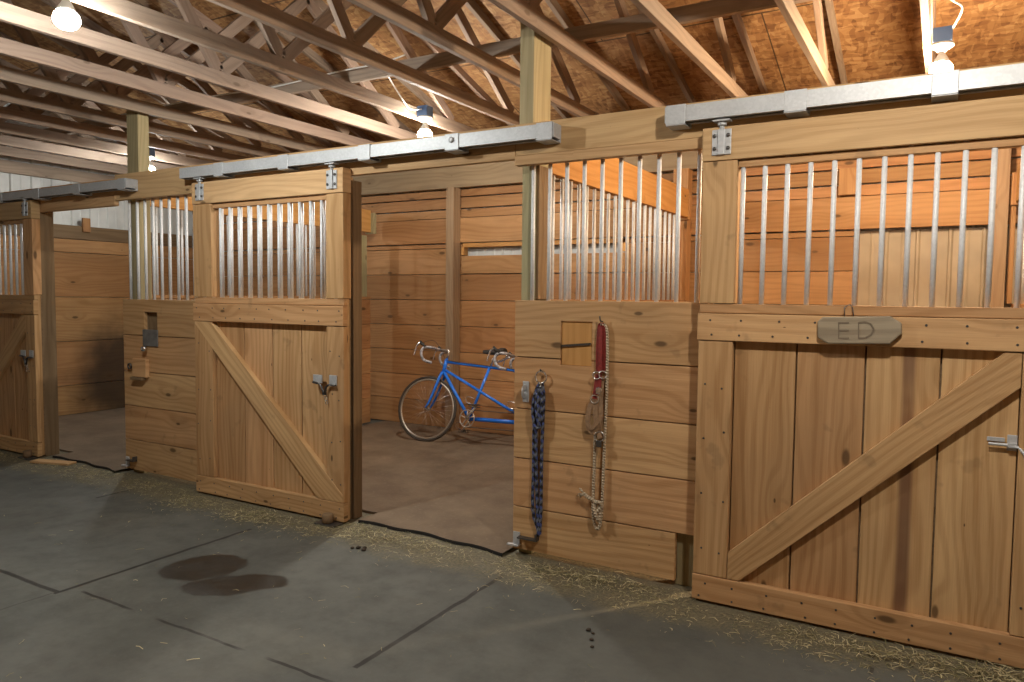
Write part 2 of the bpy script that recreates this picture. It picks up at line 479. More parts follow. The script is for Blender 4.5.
# opposite side of the aisle, behind the camera: plain boarded stall front
ob = MB()
for k in range(8): ob.box(XL + .1, XR - .1, -4.65, -4.61, .02 + .295 * k, .31 + .295 * k)
struct('wall_opposite', ob, M['front'])

# ---- boards on the back wall (lining), with the two window gaps
def lining():
    mb = MB()
    def row(x0, x1, z0, z1, y0=YB):
        cuts = [x0] + [q for q in (-7.1, -4.685, -2.12, .33) if x0 + .2 < q < x1 - .2] + [x1]
        for a, b in zip(cuts[:-1], cuts[1:]): mb.box(a + .001, b - .001, y0, y0 + .036, z0 + .003, z1 - .003)
    for k in range(7):
        z0, z1 = .01 + .29 * k, .30 + .29 * k
        # bike-stall window x -4.64..-2.75 (z 1.5..2.05, boarded below 1.95), right-stall window x -.62..2 (z 1.2..2.07)
        if z1 < 1.25: row(XL, XR, z0, z1)
        else:
            row(XL, -4.64, z0, z1)
            row(-2.72, -.63, z0, z1)
            row(.62, XR, z0, z1)
            if z1 < 2.0: row(-4.64, -2.72, z0, z1)
    row(-4.64, -2.72, 1.755, 1.955)
    for x0, x1 in ((XL, -4.64), (-2.72, -.63), (.62, XR)): row(x0, x1, 2.04, 2.09)
    row(XL, XR, 2.095, 2.37, YB - .035)
    row(XL, XR, 2.375, 2.47, YB + .012)
    row(XL, XR, 2.48, 2.60, YB + .02)
    row(XL, XR, 2.605, 2.688)
    return mb
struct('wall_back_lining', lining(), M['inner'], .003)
single('wall_girt', MB().box(XL, XR, YB - .11, YB - .045, 2.69, 2.99), M['girt'], (-3, YB, 2.69),
       'long brown beam along the top of the back wall boards behind the stalls', 'beam', bevel=.004)
for x0, nm, lab in ((-4.735, 'wall_post', 'square brown post on the back wall behind the blue bicycle'),
                    (.275, 'wall_post', 'reddish square post seen through the right door bars, beside the bare metal window'),
                    (-2.19, 'wall_post', 'square post at the back end of the barred partition beside the bicycle')):
    w = {-4.735: .10, .275: .115}.get(x0, .14)
    single(nm, MB().box(x0, x0 + w, YB - .175, YB - .04, 0, 2.688), M['girt'] if x0 != -2.19 else M['inner'], (x0, YB - .1, 0), lab, 'post', 'posts along the back wall', .004)
single('wooden_block', MB().box(-.80, -.66, YB - .075, YB - .0, 2.38, 2.60), M['inner'], (-.73, YB, 2.38),
       'short upright wooden block high on the back boards behind the right door bars', 'block', bevel=.004)
# frames of the window gaps
def window(name, x0, x1, z0, z1, xr):
    mb = MB()
    mb.box(x0 - .02, x1, YB - .02, YB + .06, z1, z1 + .045); mb.box(x0 - .04, x0, YB - .02, YB + .06, z0, z1)
    if xr: mb.box(x1, x1 + .04, YB - .02, YB + .06, z0, z1)
    struct(name, mb, M['orange'], .003)
window('window_1', -4.60, -2.74, 1.96, 2.045, True)

M['tan_sheet'] = plain('tan_ribbed_sheet', (.36, .29, .205), .6, 0, .12, 4)
struct('window_2', ribbed(MB(), (-.64, 3.205), (.60, 3.205), 1.18, 2.085, (0, -1), .2286, .014), M['tan_sheet'])

# ---- end wall lining (left)
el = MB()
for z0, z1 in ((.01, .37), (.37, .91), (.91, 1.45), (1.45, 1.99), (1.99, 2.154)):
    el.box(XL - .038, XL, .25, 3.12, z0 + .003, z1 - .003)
struct('wall_left_lining', el, M['inner_dark_patch'], .003)
single('cap_board', MB().box(XL - .05, XL + .012, .25, 3.10, 2.155, 2.32), M['jamb'], (XL, 1.6, 2.155),
       'brown board capping the boarded end wall of the far left stall', 'board', bevel=.004)
single('end_wall_girt', MB().box(XL - .098, XL - .06, YF + .3, 3.1, 2.86, 3.0), M['truss'], (XL - .08, 0, 2.86),
       'pale horizontal board along the top of the white metal end wall at far left', 'beam', bevel=.004)
single('wooden_block', MB().box(XL + .0125, XL + .05, 1.55, 1.64, 2.25, 2.42), M['inner'], (XL, 1.6, 2.25),
       'small upright block on the cap board of the far left stall end wall', 'block', bevel=.003)

# ---- partitions
def partition(xc, y0, y1, label, bars=True):
    t = Thing('stall_partition', label, 'partition', (xc, (y0 + y1) / 2, 0), 'partitions between the stalls')
    pl = MB()
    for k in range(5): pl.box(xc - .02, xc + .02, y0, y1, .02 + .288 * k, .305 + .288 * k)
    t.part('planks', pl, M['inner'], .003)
    t.part('cap_board', MB().box(xc - .03, xc + .03, y0, y1, 2.235, 2.49), M['orange'], .004)
    t.part('end_block', MB().box(xc - .06, xc + (.07 if xc < -4 else .035), y1 + .001, y1 + .05, 2.22, 2.46).box(xc - .06, xc - .031, y1 - .1, y1, 1.49, 2.2), M['post'] if xc < -4 else M['inner'], .004)
    t.part('sill_rail', MB().box(xc - .03, xc + .03, y0, y1, 1.461, 1.49), M['inner'], .003)
    if -3 < xc < 0: t.part('darkening_strip', MB().box(xc + .032, xc + .05, .045, y0 - .002, 1.49, 2.25), M['jamb'], .002)  # brown strip added over the post's right side to darken it below the header
    n = int((y1 - y0 - .2) / .122)
    for k in range(n):
        y = y0 + .10 + k * .122
        t.part('bar', MB().tube([(xc, y, 1.475), (xc, y, 2.25)], .0115, 10), M['pipe'])
    return t
partition(-2.06, .215, 2.94, 'barred wooden partition to the right of the blue bicycle, behind the hanging ropes')
partition(-5.80, .145, 2.94, 'barred wooden partition on the left side of the bicycle stall')
partition(.46, .20, 2.94, 'barred wooden partition at the right edge, behind the right sliding door')

# ---- front posts
single('tall_post', MB().box(-2.12, -2.03, .042, .212, 0, 2.2915).box(-2.12, -2.03, .001, .212, 2.292, 3.07), M['post'], (-2.075, .12, 0),
       'nearer tall greenish post rising to the roof, right of the bicycle stall opening', 'post', 'tall posts in the stall fronts', .004)
single('tall_post', MB().box(-5.87, -5.72, .042, .142, 0, 3.04), M['post'], (-5.795, .09, 0),
       'farther tall greenish post rising to the roof, right of the far left opening', 'post', 'tall posts in the stall fronts', .004)
single('tall_post', MB().box(.42, .51, .0, .19, 0, 3.04), M['post'], (.465, .09, 0),
       'tall post at the right jamb of the right sliding door', 'post', 'tall posts in the stall fronts', .004)
for x0, x1, lab in ((-3.445, -3.368, 'dark brown door jamb post on the left side of the bicycle stall opening'),
                    (-7.17, -7.07, 'dark brown door jamb post on the left side of the far left opening'),):
    single('jamb_post', MB().box(x0, x1, -.038 if x0 < -5 else .001, .085, 0, 2.255), M['jamb'], ((x0 + x1) / 2, .05, 0), lab, 'post', 'door jamb posts', .004)
single('jamb_post', MB().box(-1.17, -1.03, .042, .13, 0, 1.375), M['post'], (-1.10, .09, 0),
       'square post between the rope panel and the right sliding door', 'post', 'door jamb posts', .004)

# ---- header boards
def header(x0, x1, z0, z1, lab, strip=False, y0=-.04):
    t = Thing('header_beam', lab, 'beam', ((x0 + x1) / 2, -.02, z0), 'header beams over the stall fronts')
    t.part('board', MB().box(x0, x1, y0, -.001, z0, z1), M['header'], .004)
    if strip: t.part('lower_strip', MB().box(x0, x1, y0 - .012, -.001, z0 - .055, z0 - .003), M['header'], .003)
    return t
header(-2.118, XR, 2.295, 2.47, 'wide pale header beam over the rope panel and the right door', True)
header(-4.95, -2.121, 2.278, 2.47, 'wide pale header beam over the bicycle stall opening')
header(-5.92, -4.953, 2.26, 2.47, 'wide header beam over the barred panel left of the bicycle stall door', False)
header(-9.1, -5.923, 2.22, 2.44, 'wide header beam over the far left stall opening')

# ---- fixed panels with bars
PZ = [.03, .285, .57, .86, 1.155, 1.455]
def holed(mb, xs, zs, hole_row, y0=0.0, y1=.03):
    """one board, 3 x 2 cells, the middle cell of hole_row cut out"""
    b = len(mb.v); ou, ov = random.uniform(0, 50), random.uniform(0, 50)
    for y in (y0, y1):
        for z in zs:
            for x in xs: mb.v.append((x, y, z))
    nx, nz = 4, 3
    I = lambda i, k, l: b + l * nx * nz + k * nx + i
    def q(idx): mb.quad_uv(tuple(idx), [(mb.v[j][0] + ou, mb.v[j][2] + ov + mb.v[j][1]) for j in idx])
    full = lambda i, k: 0 <= i < 3 and 0 <= k < 2 and not (i == 1 and k == hole_row)
    for i in range(3):
        for k in range(2):
            if not full(i, k): continue
            q([I(i, k, 0), I(i + 1, k, 0), I(i + 1, k + 1, 0), I(i, k + 1, 0)])
            q([I(i, k, 1), I(i, k + 1, 1), I(i + 1, k + 1, 1), I(i + 1, k, 1)])
            if not full(i - 1, k): q([I(i, k, 0), I(i, k + 1, 0), I(i, k + 1, 1), I(i, k, 1)])
            if not full(i + 1, k): q([I(i + 1, k, 0), I(i + 1, k, 1), I(i + 1, k + 1, 1), I(i + 1, k + 1, 0)])
            if not full(i, k - 1): q([I(i, k, 0), I(i, k, 1), I(i + 1, k, 1), I(i + 1, k, 0)])
            if not full(i, k + 1): q([I(i, k + 1, 0), I(i + 1, k + 1, 0), I(i + 1, k + 1, 1), I(i, k + 1, 1)])
def panel(label, x0, x1, xb0, step, nb, hole, shorten=0.0, top=1.455):
    PZ = [.03, .285, .57, .86, 1.158, top]
    t = Thing('stall_barrier', label, 'stall panel', ((x0 + x1) / 2, .02, 0), 'fixed stall panels')
    pl = MB()
    hx0, hx1, hz0, hz1 = hole
    for k in range(5):
        a, b = PZ[k] + .003, PZ[k + 1] - .003
        X1 = x1 - (shorten if k == 0 else 0)
        uo = (random.uniform(0, 50), random.uniform(0, 50))
        if b < hz0 or a > hz1:
            pl.box(x0, X1, 0, .03, a, b)
        else:
            holed(pl, [x0, hx0, hx1, X1], [a, hz0, b] if a < hz0 else [a, hz1, b], 1 if a < hz0 else 0)
    t.part('planks', pl, M['front'], .003)
    t.part('backing', MB().box(x0 + .001, x1 - max(shorten, .001), .0305, .0405, .035, hz0 - .005).box(x0 + .001, hx0 - .002, .0305, .0405, hz0 - .004, top - .005).box(hx1 + .002, x1 - .001, .0305, .0405, hz0 - .004, top - .005), M['jamb'])
    t.part('sill_rail', MB().box(x0 + .19, x1, .0415, .10, 1.38, top), M['front'], .003)
    t.part('upper_rail', MB().box(x0 + .19, x1, .0, .09, 2.262, 2.29), M['header'], .003)
    for k in range(nb):
        x = xb0 + k * step
        t.part('bar', MB().tube([(x, .022, 1.44), (x, .022, 2.264)], .0115, 10), M['pipe'])
    return t
pr = panel('boarded panel with upper bars, hung with ropes, right of the bicycle stall opening', -2.135, -1.02, -2.035, .1055, 10, (-1.84, -1.65, 1.125, 1.37), .14, 1.487)
pr.part('cover_board', MB().box(-1.8385, -1.6515, .010, .029, 1.1265, 1.3685), M['orange'], .002, 'fresh orange board showing through the square cutout')
pr.part('wooden_stick', MB().beam((-1.836, .006, 1.232), (-1.66, .006, 1.25), .009, .013), M['groove'], 0, 'thin dark stick across the square cutout')
plf = panel('boarded panel with upper bars, left of and behind the bicycle stall door', -5.905, -3.45, -5.82, .1035, 23, (-5.62, -5.45, 1.10, 1.35))
plf.part('backing_board', MB().box(-5.66, -5.41, .042, .062, 1.06, 1.379), M['jamb'], .002)
# grey plate and little padlock over the cutout of the left panel
gp = Thing('latch_plate', 'grey metal plate with a small knob over the cutout of the left barred panel', 'latch', (-5.54, -.005, 1.10))
gp.part('plate', MB().box(-5.628, -5.435, -.012, -.001, 1.075, 1.21), M['dull_plate'], .003)
gp.part('knob', MB().lathe([(.008, 0), (.010, .01), (.022, .016), (.026, .028), (.020, .04), (.006, .044)], (-5.575, -.012, 1.055), (0, -1, 0), 16), M['chrome'])
lb = Thing('latch_block', 'small wooden latch block with metal eye below the grey latch plate', 'latch', (-5.7, -.01, .9))
lb.part('block', MB().box(-5.74, -5.56, -.035, -.001, .82, .97), M['front'], .005)
lb.part('lower_lip', MB().box(-5.75, -5.60, -.05, -.002, .795, .818), M['jamb'], .003)  # brown strip projecting below the block
lb.part('eye', MB().tube([(-5.80 + .022 * math.cos(a), -.018, .90 + .022 * math.sin(a)) for a in [i * PI / 8 for i in range(16)]], .006, 8, closed=True), M['bolt'])

# ---- sliding doors
def door(label, x0, x1, xs0, xs1, xb0, nb, gaps, flip, latch_x, latch_kind, streak_idx=None):
    """x0..x1 width, xs0..xs1 window between the stiles"""
    t = Thing('sliding_door', label, 'stall door', ((x0 + x1) / 2, -.08, 0), 'sliding stall doors')
    ya, yb, yc = -.118, -.081, -.045          # trim face, plank face, back
    g = [x0] + gaps + [x1]
    pl = MB()
    for i, (a, b) in enumerate(zip(g[:-1], g[1:])):
        s = streak_idx == i
        pl.box(a + .0035, b - .0035, yb, yc - .011, .018, 1.478, 1 if s else 0, uvo=(3.2, 0.0) if s else None)
    t.part('planks', pl, [M['front'], M['streak']], .003)
    t.part('backing', MB().box(x0 + .004, x1 - .004, yc - .0105, yc, .02, 1.478), M['jamb'])
    t.part('stile', MB().box(x0, xs0, ya, yb - .0005, .142, 1.298).box(x0, xs0, ya, yc, 1.4805, 2.158), M['front'], .004)
    t.part('stile', MB().box(xs1, x1, ya, yb - .0005, .142, 1.298).box(xs1, x1, ya, yc, 1.4805, 2.158), M['front'], .004)
    t.part('bottom_rail', MB().box(x0 - .002, x1 + .002, ya - .004, yb - .0005, .014, .139), M['front'], .004)
    t.part('middle_rail', MB().box(x0 - .006, x1 + .002, ya - .006, yb - .0005, 1.302, 1.432), M['front'], .004)
    t.part('sill', MB().box(x0 + .001, x1 - .001, ya + .006, yb - .0005, 1.4345, 1.478), M['front'], .003)
    t.part('top_rail', MB().box(x0 - .004, x1 + .002, ya - .004, yc, 2.161, 2.318), M['header'], .004)
    t.part('lintel_strip', MB().box(xs0, xs1, ya + .02, yc, 2.125, 2.158), M['front'], .002)
    # diagonal brace with cut ends
    zl, zh = .142, 1.298
    if flip:   # rises to the left
        poly = [(xs1 - .085, zl), (x1 - .012, zl), (x1 - .012, zl + .055), (x0 + .185, zh), (x0 + .012, zh), (x0 + .012, zh - .02)]
    else:
        poly = [(xs0 + .003, zl), (xs0 + .06, zl), (xs1 - .003, zh - .14), (xs1 - .003, zh), (xs1 - .062, zh), (xs0 + .003, zl + .13)]
    d = Vector((poly[2][0] - poly[1][0], 0, poly[2][1] - poly[1][1])) if not flip else Vector((poly[3][0] - poly[2][0], 0, poly[3][1] - poly[2][1]))
    mb = MB().prism(poly, ya - (.003 if flip else -.002), yb - .0005)
    ang = math.atan2(d.z, d.x); c, s = math.cos(ang), math.sin(ang); ox, oz = random.uniform(0, 50), random.uniform(0, 50)
    mb.uv = [[(u * c + v * s + ox, -u * s + v * c + oz) for u, v in q] for q in mb.uv]
    t.part('brace', mb, M['front'], .003)
    for k in range(nb):
        x = xb0 + k * .1
        t.part('bar', MB().tube([(x, -.083, 1.47), (x, -.083, 2.165)], .0115, 10), M['pipe'])
    for hx in (x0 + .09, x1 - .09):
        h = t.part('hanger', MB().box(hx - .045, hx + .045, ya - .012, ya - .0045, 2.185, 2.305).box(hx - .016, hx + .016, ya - .022, ya - .012, 2.185, 2.305), M['galv'], .003)
        bo = MB()
        for dx in (-.032, .032):
            for z in (2.215, 2.275): bo.lathe([(.009, 0), (.009, .006), (.004, .009)], (hx + dx, ya - .012, z), (0, -1, 0), 10)
        t.part('bolt', bo, M['bolt'], under=h)
        tr = MB().tube([(hx, ya - .005, 2.30), (hx, ya - .005, 2.345)], .012, 10)
        tr.lathe([(.022, 0), (.022, .012)], (hx, ya - .005, 2.322), (0, 0, 1), 8); tr.box(hx - .04, hx + .04, ya - .03, ya + .02, 2.341, 2.348)
        t.part('trolley', tr, M['galv'], under=h)
    nl = MB()
    def nail(x, z): nl.lathe([(.0055, 0), (.005, .0018)], (x, ya - .0002, z), (0, -1, 0), 8)
    for zz in (.3, .55, .82, 1.1):
        for xx in (x0 + .04, xs0 - .035, xs1 + .04, x1 - .03): nail(xx + random.uniform(-.012, .012), zz + random.uniform(-.04, .04))
    for xx in [x0 + .05 + i * (x1 - x0 - .1) / 9 for i in range(10)]:
        for z in (.035, .10):
            nl.lathe([(.0055, 0), (.005, .0018)], (xx + random.uniform(-.02, .02), ya - .0042, z), (0, -1, 0), 8)
        for z in (1.33, 1.40):
            nl.lathe([(.0055, 0), (.005, .0018)], (xx + random.uniform(-.02, .02), ya - .0062, z), (0, -1, 0), 8)
    t.part('nails', nl, M['bolt'])['kind'] = 'stuff'
    # latch
    lx, lz = latch_x, .93
    if latch_kind == 'bolt':
        l = t.part('latch', MB().box(lx, lx + .035, yb - .008, yb - .0005, lz - .035, lz + .03).tube([(lx - .065, yb - .022, lz - .010), (lx + .005, yb - .022, lz - .010), (lx + .04, yb - .03, lz - .016), (lx + .06, yb - .05, lz - .04), (lx + .065, yb - .055, lz - .08)], .0065, 10).box(lx - .07, lx - .008, yb - .006, yb - .0005, lz - .002, lz + .016).box(lx + .002, lx + .033, yb - .031, yb - .0085, lz - .020, lz + .001), M['galv'], .002)
    else:
        l = t.part('latch', MB().box(lx - .06, lx + .02, ya - .008, ya - .0005, lz - .01, lz + .045).box(lx + .085, lx + .15, ya - .008, ya - .0005, lz - .015, lz + .05), M['galv'], .002)
        hook = MB().tube([(lx - .05, ya - .018, lz - .005), (lx + .01, ya - .02, lz - .01), (lx + .03, ya - .022, lz - .03), (lx + .045, ya - .022, lz - .06), (lx + .05, ya - .022, lz - .085)], .008, 8)
        hook.tube([(lx + .15, ya - .018, lz - .015), (lx + .09, ya - .02, lz - .015), (lx + .07, ya - .022, lz - .03), (lx + .062, ya - .022, lz - .08)], .008, 8)
        t.part('hook', hook, M['bolt'], under=l)
        ch = MB()
        for i in range(3):
            cx, cz = lx + .062 + i * .006, lz - .085 - i * .022
            ch.tube([(cx + .008 * math.cos(a) * (1 if i % 2 else .4), ya - .02 + .008 * math.cos(a) * (.4 if i % 2 else 1), cz + .014 * math.sin(a)) for a in [q * PI / 5 for q in range(10)]], .003, 6, closed=True)
        t.part('chain', ch, M['chrome'], under=l)
    return t
door('large sliding stall door with diagonal brace at the right, nearest the camera', -1.03, .455, -.865, .283, -.845, 12,
     [-.865, -.58, -.29, .0, .283], False, .245, 'bolt', 3)
door('sliding stall door slid open to the left of the bicycle stall opening, brace rising left', -4.83, -3.345, -4.63, -3.495, -4.565, 11,
     [-4.63, -4.35, -3.92, -3.62, -3.50][:1] + [-4.33, -4.04, -3.76, -3.50], True, -3.55, 'hook')
door('sliding stall door at the far left edge, slid open past the far left opening', -8.53, -7.045, -8.36, -7.20, -8.29, 11,
     [-8.36, -8.07, -7.78, -7.49, -7.20], False, -7.22, 'hook')

# ---- door tracks
def track(label, x0, x1, bx, dz=.006, h=.076):
    t = Thing('door_track', label, 'door track', ((x0 + x1) / 2, -.1, 2.35), 'galvanized door tracks')
    y0, y1 = -.148, -.064
    z0 = 2.352 + dz; z1 = z0 + h
    mb = MB()
    mb.box(x0, x1, y0, y0 + .006, z0, z1).box(x0, x1, y1 - .006, y1, z0, z1).box(x0, x1, y0 + .0065, y1 - .0065, z1 - .006, z1)
    mb.box(x0, x1, y0 + .0065, y0 + .022, z0, z0 + .004).box(x0, x1, y1 - .022, y1 - .0065, z0, z0 + .004)
    t.part('rail', mb, M['galv'])
    for e in (x0 - .005, x1 + .001):
        t.part('end_stop', MB().box(e, e + .004, y0, y1, z0, z1), M['galv'])
    for b in bx:
        w = .048
        s = MB().box(b - w, b + w, y0 - .005, y0 - .001, z0 - .012, z1 + .005).box(b - w, b + w, y0 - .005, -.0415, z1 + .001, z1 + .006).box(b - w, b + w, y1 + .001, -.0415, z0 - .012, z1)
        s.box(b - w, b + w, y0 - .005, -.045, z0 - .017, z0 - .0125)
        p = t.part('bracket', s, M['galv'], .002)
        if b == -2.48: t.part('bolt', MB().lathe([(.016, 0), (.016, .006), (.008, .009)], (b, y0 - .007, 2.40), (0, -1, 0), 10), M['galv'], under=p)
    return t
track('long galvanized door track over the right sliding door', -1.21, 2.3, [-1.16, -.61, -.03, .55, 1.13, 1.71])
track('galvanized door track over the bicycle stall opening and its door', -4.93, -1.83, [-4.5, -3.85, -3.14, -2.48, -1.88], .003, .074)
track('galvanized door track over the far left sliding door', -8.9, -5.60, [-8.2, -7.52, -6.9, -6.28, -5.65], -.018, .068)

# ---- floor guides at the foot of doors
def guide(x, y, lab, w=.13):
    t = Thing('floor_guide', lab, 'door guide', (x, y, 0), 'door guides at floor level')
    t.part('plate', MB().box(x - .022, x + .022, y - .012, y - .001, .055, .135).box(x - .05, x + .022, y - .035, y - .012, .055, .066), M['galv'], .002)
    t.part('arm', MB().box(x + .022, x + w, y - .045, y - .006, .108, .118).box(x + w - .012, x + w, y - .045, y - .006, .118, .15), M['bolt'], .002)
guide(-2.105, 0, 'small metal floor guide at the bottom left corner of the rope panel', .15)
guide(-5.87, 0, 'small metal floor guide at the bottom left corner of the left barred panel', .13)
def stop(x, lab):
    t = Thing('door_stop', lab, 'door guide', (x, -.15, 0), 'door guides at floor level')
    t.part('roller', MB().lathe([(.03, 0), (.036, .005), (.036, .055), (.03, .06)], (x, -.17, .012), (0, 0, 1), 16), M['jamb'])
    t.part('plate', MB().box(x - .08, x + .09, -.215, -.125, .0005, .011), M['bolt'], .002)
stop(-3.44, 'brown roller stop on the floor at the foot of the bicycle stall door')
stop(-7.12, 'brown roller stop on the floor at the foot of the far left door')

# ---- plaque on the right door
def plaque():
    y = -.126
    x0, x1, z0, z1 = -.485, -.15, 1.312, 1.432
    t = Thing('wooden_plaque', 'small weathered wooden name plaque with cut corners hung on the right sliding door', 'sign', (-.32, y, 1.31))
    rot = Matrix.Translation((-.32, 0, 1.37)) @ Matrix.Rotation(-.035, 4, 'Y') @ Matrix.Translation((.32, 0, -1.37))
    c = .045
    poly = [(x0 + c, z0), (x1 - c, z0), (x1, z0 + c), (x1, z1 - c * .7), (x1 - c, z1), (x0 + c * .5, z1), (x0, z1 - .02), (x0, z0 + c * .6)]
    t.part('board', MB().prism(poly, y - .024, y - .0005, mat=rot, uvo=(11, 5)), M['plaque'], .006)
    # carved letters
    g = MB(); yy = y - .0255
    def st(a, b, w=.008): 
        p = rot @ Vector((a[0], yy, a[1])); q = rot @ Vector((b[0], yy, b[1])); g.beam(p, q, .002, w, (0, 0, 1) if abs(a[0] - b[0]) > abs(a[1] - b[1]) else (1, 0, 0))
    for z in (1.337, 1.371, 1.405): st((-.395, z), (-.355, z), .007)
    st((-.397, 1.334), (-.397, 1.408), .005)
    pts = [(-.315, 1.405), (-.29, 1.408), (-.268, 1.398), (-.257, 1.375), (-.268, 1.352), (-.29, 1.338), (-.315, 1.337)]
    for a, b in zip(pts[:-1], pts[1:]): st(a, b, .007)
    st((-.317, 1.334), (-.317, 1.408), .005)
    t.part('carved_letters', g, M['carve'])
    w = MB()
    w.tube([(-.375, y - .012, 1.43), (-.38, y - .004, 1.47), (-.36, y + .03, 1.485), (-.345, y - .004, 1.465), (-.34, y - .012, 1.432)], .0022, 6)
    t.part('hanging_wire', w, M['bolt'])
plaque()

# ---- ropes on the panel
def spline(pts, n=10):
    P = [Vector(p) for p in pts]; out = []
    for i in range(len(P) - 1):
        a, b, c, d = P[max(i - 1, 0)], P[i], P[i + 1], P[min(i + 2, len(P) - 1)]
        for k in range(n):
            t = k / n
            out.append(.5 * ((2 * b) + (c - a) * t + (2 * a - 5 * b + 4 * c - d) * t * t + (3 * b - a - 3 * c + d) * t ** 3))
    out.append(P[-1]); return out
def lead_rope():
    t = Thing('lead_rope', 'blue and black braided lead rope looped on a ring, left of the halter', 'rope', (-1.97, -.02, .13))
    y = -.018
    r = MB()
    r.tube(spline([(-1.955, y, 1.02), (-1.985, y, .95), (-1.992, y, .75), (-1.992, y, .5), (-1.995, y, .33), (-1.985, y, .24), (-1.962, y, .19), (-1.952, y, .145)]), .0095, 10)
    r.tube(spline([(-1.95, y - .004, 1.02), (-1.968, y - .012, .92), (-1.972, y - .01, .7), (-1.968, y - .006, .45), (-1.958, y - .004, .25), (-1.95, y - .01, .14)]), .0095, 10)
    r.tube(spline([(-1.945, y, 1.02), (-1.932, y, .95), (-1.935, y, .80), (-1.938, y - .004, .6), (-1.94, y, .4), (-1.942, y, .25), (-1.946, y - .002, .15)]), .0095, 10)
    # wrapped upper bundle
    r.tube(spline([(-1.95, y - .022, 1.0), (-1.975, y - .03, .94), (-1.985, y - .028, .86), (-1.975, y - .028, .79), (-1.955, y - .03, .765), (-1.935, y - .026, .80), (-1.93, y - .025, .90), (-1.94, y - .022, 1.0)]), .010, 10)
    r.tube(spline([(-1.952, y - .03, .99), (-1.96, y - .038, .9), (-1.95, y - .036, .82), (-1.94, y - .03, .78), (-1.945, y - .036, .86), (-1.95, y - .03, .99)]), .009, 10)
    t.part('rope', r, M['blue_rope'])
    t.part('ring', MB().tube([(-1.948 + .034 * math.cos(a), y - .004, 1.052 + .034 * math.sin(a)) for a in [i * PI / 12 for i in range(24)]], .0045, 8, closed=True), M['chrome'])
    t.part('snap', MB().tube(spline([(-1.95, y - .006, 1.02), (-1.948, y - .012, .985), (-1.946, y - .03, .96)]), [.006 + .003 * (i % 7 < 4) for i in range(21)], 8), M['chrome'])
    t.part('hook', MB().tube(spline([(-1.948, .001, 1.085), (-1.948, -.022, 1.088), (-1.948, -.034, 1.097)], 4), .004, 8), M['bolt'])
lead_rope()
cl = Thing('strike_bracket', 'small bent metal strike bracket left of the blue lead rope', 'latch', (-2.055, -.01, .96))
cl.part('plate', MB().box(-2.075, -2.035, -.008, -.0005, .90, 1.02), M['galv'], .003)
cl.part('loop', MB().tube(spline([(-2.055, -.008, .985), (-2.055, -.035, .98), (-2.052, -.045, .96), (-2.055, -.035, .94), (-2.055, -.008, .935)], 5), .012, 8, flat=(1.6, .4)), M['galv'])

def ribbon(mb, pts, w, th=.004, side=(1, 0, 0)):
    P = spline(pts, 8); s = Vector(side)
    b = len(mb.v)
    for i, p in enumerate(P):
        t = (P[min(i + 1, len(P) - 1)] - P[max(i - 1, 0)]).normalized()
        a = (s - t * s.dot(t)).normalized(); n = t.cross(a)
        for q in (a * w / 2 + n * th / 2, -a * w / 2 + n * th / 2, -a * w / 2 - n * th / 2, a * w / 2 - n * th / 2): mb.v.append(tuple(p + q))
    for i in range(len(P) - 1):
        for k in range(4):
            k2 = (k + 1) % 4
            mb.quad_uv((b + i * 4 + k, b + i * 4 + k2, b + i * 4 + 4 + k2, b + i * 4 + 4 + k), [(0, 0)] * 4)
    mb.quad_uv((b + 3, b + 2, b + 1, b), [(0, 0)] * 4); e = b + (len(P) - 1) * 4
    mb.quad_uv((e, e + 1, e + 2, e + 3), [(0, 0)] * 4)
    return mb
def ringpts(cx, cy, cz, r, n=16, tilt=0.0):
    return [(cx + r * math.cos(a), cy + tilt * r * math.cos(a), cz + r * math.sin(a)) for a in [i * 2 * PI / n for i in range(n)]]
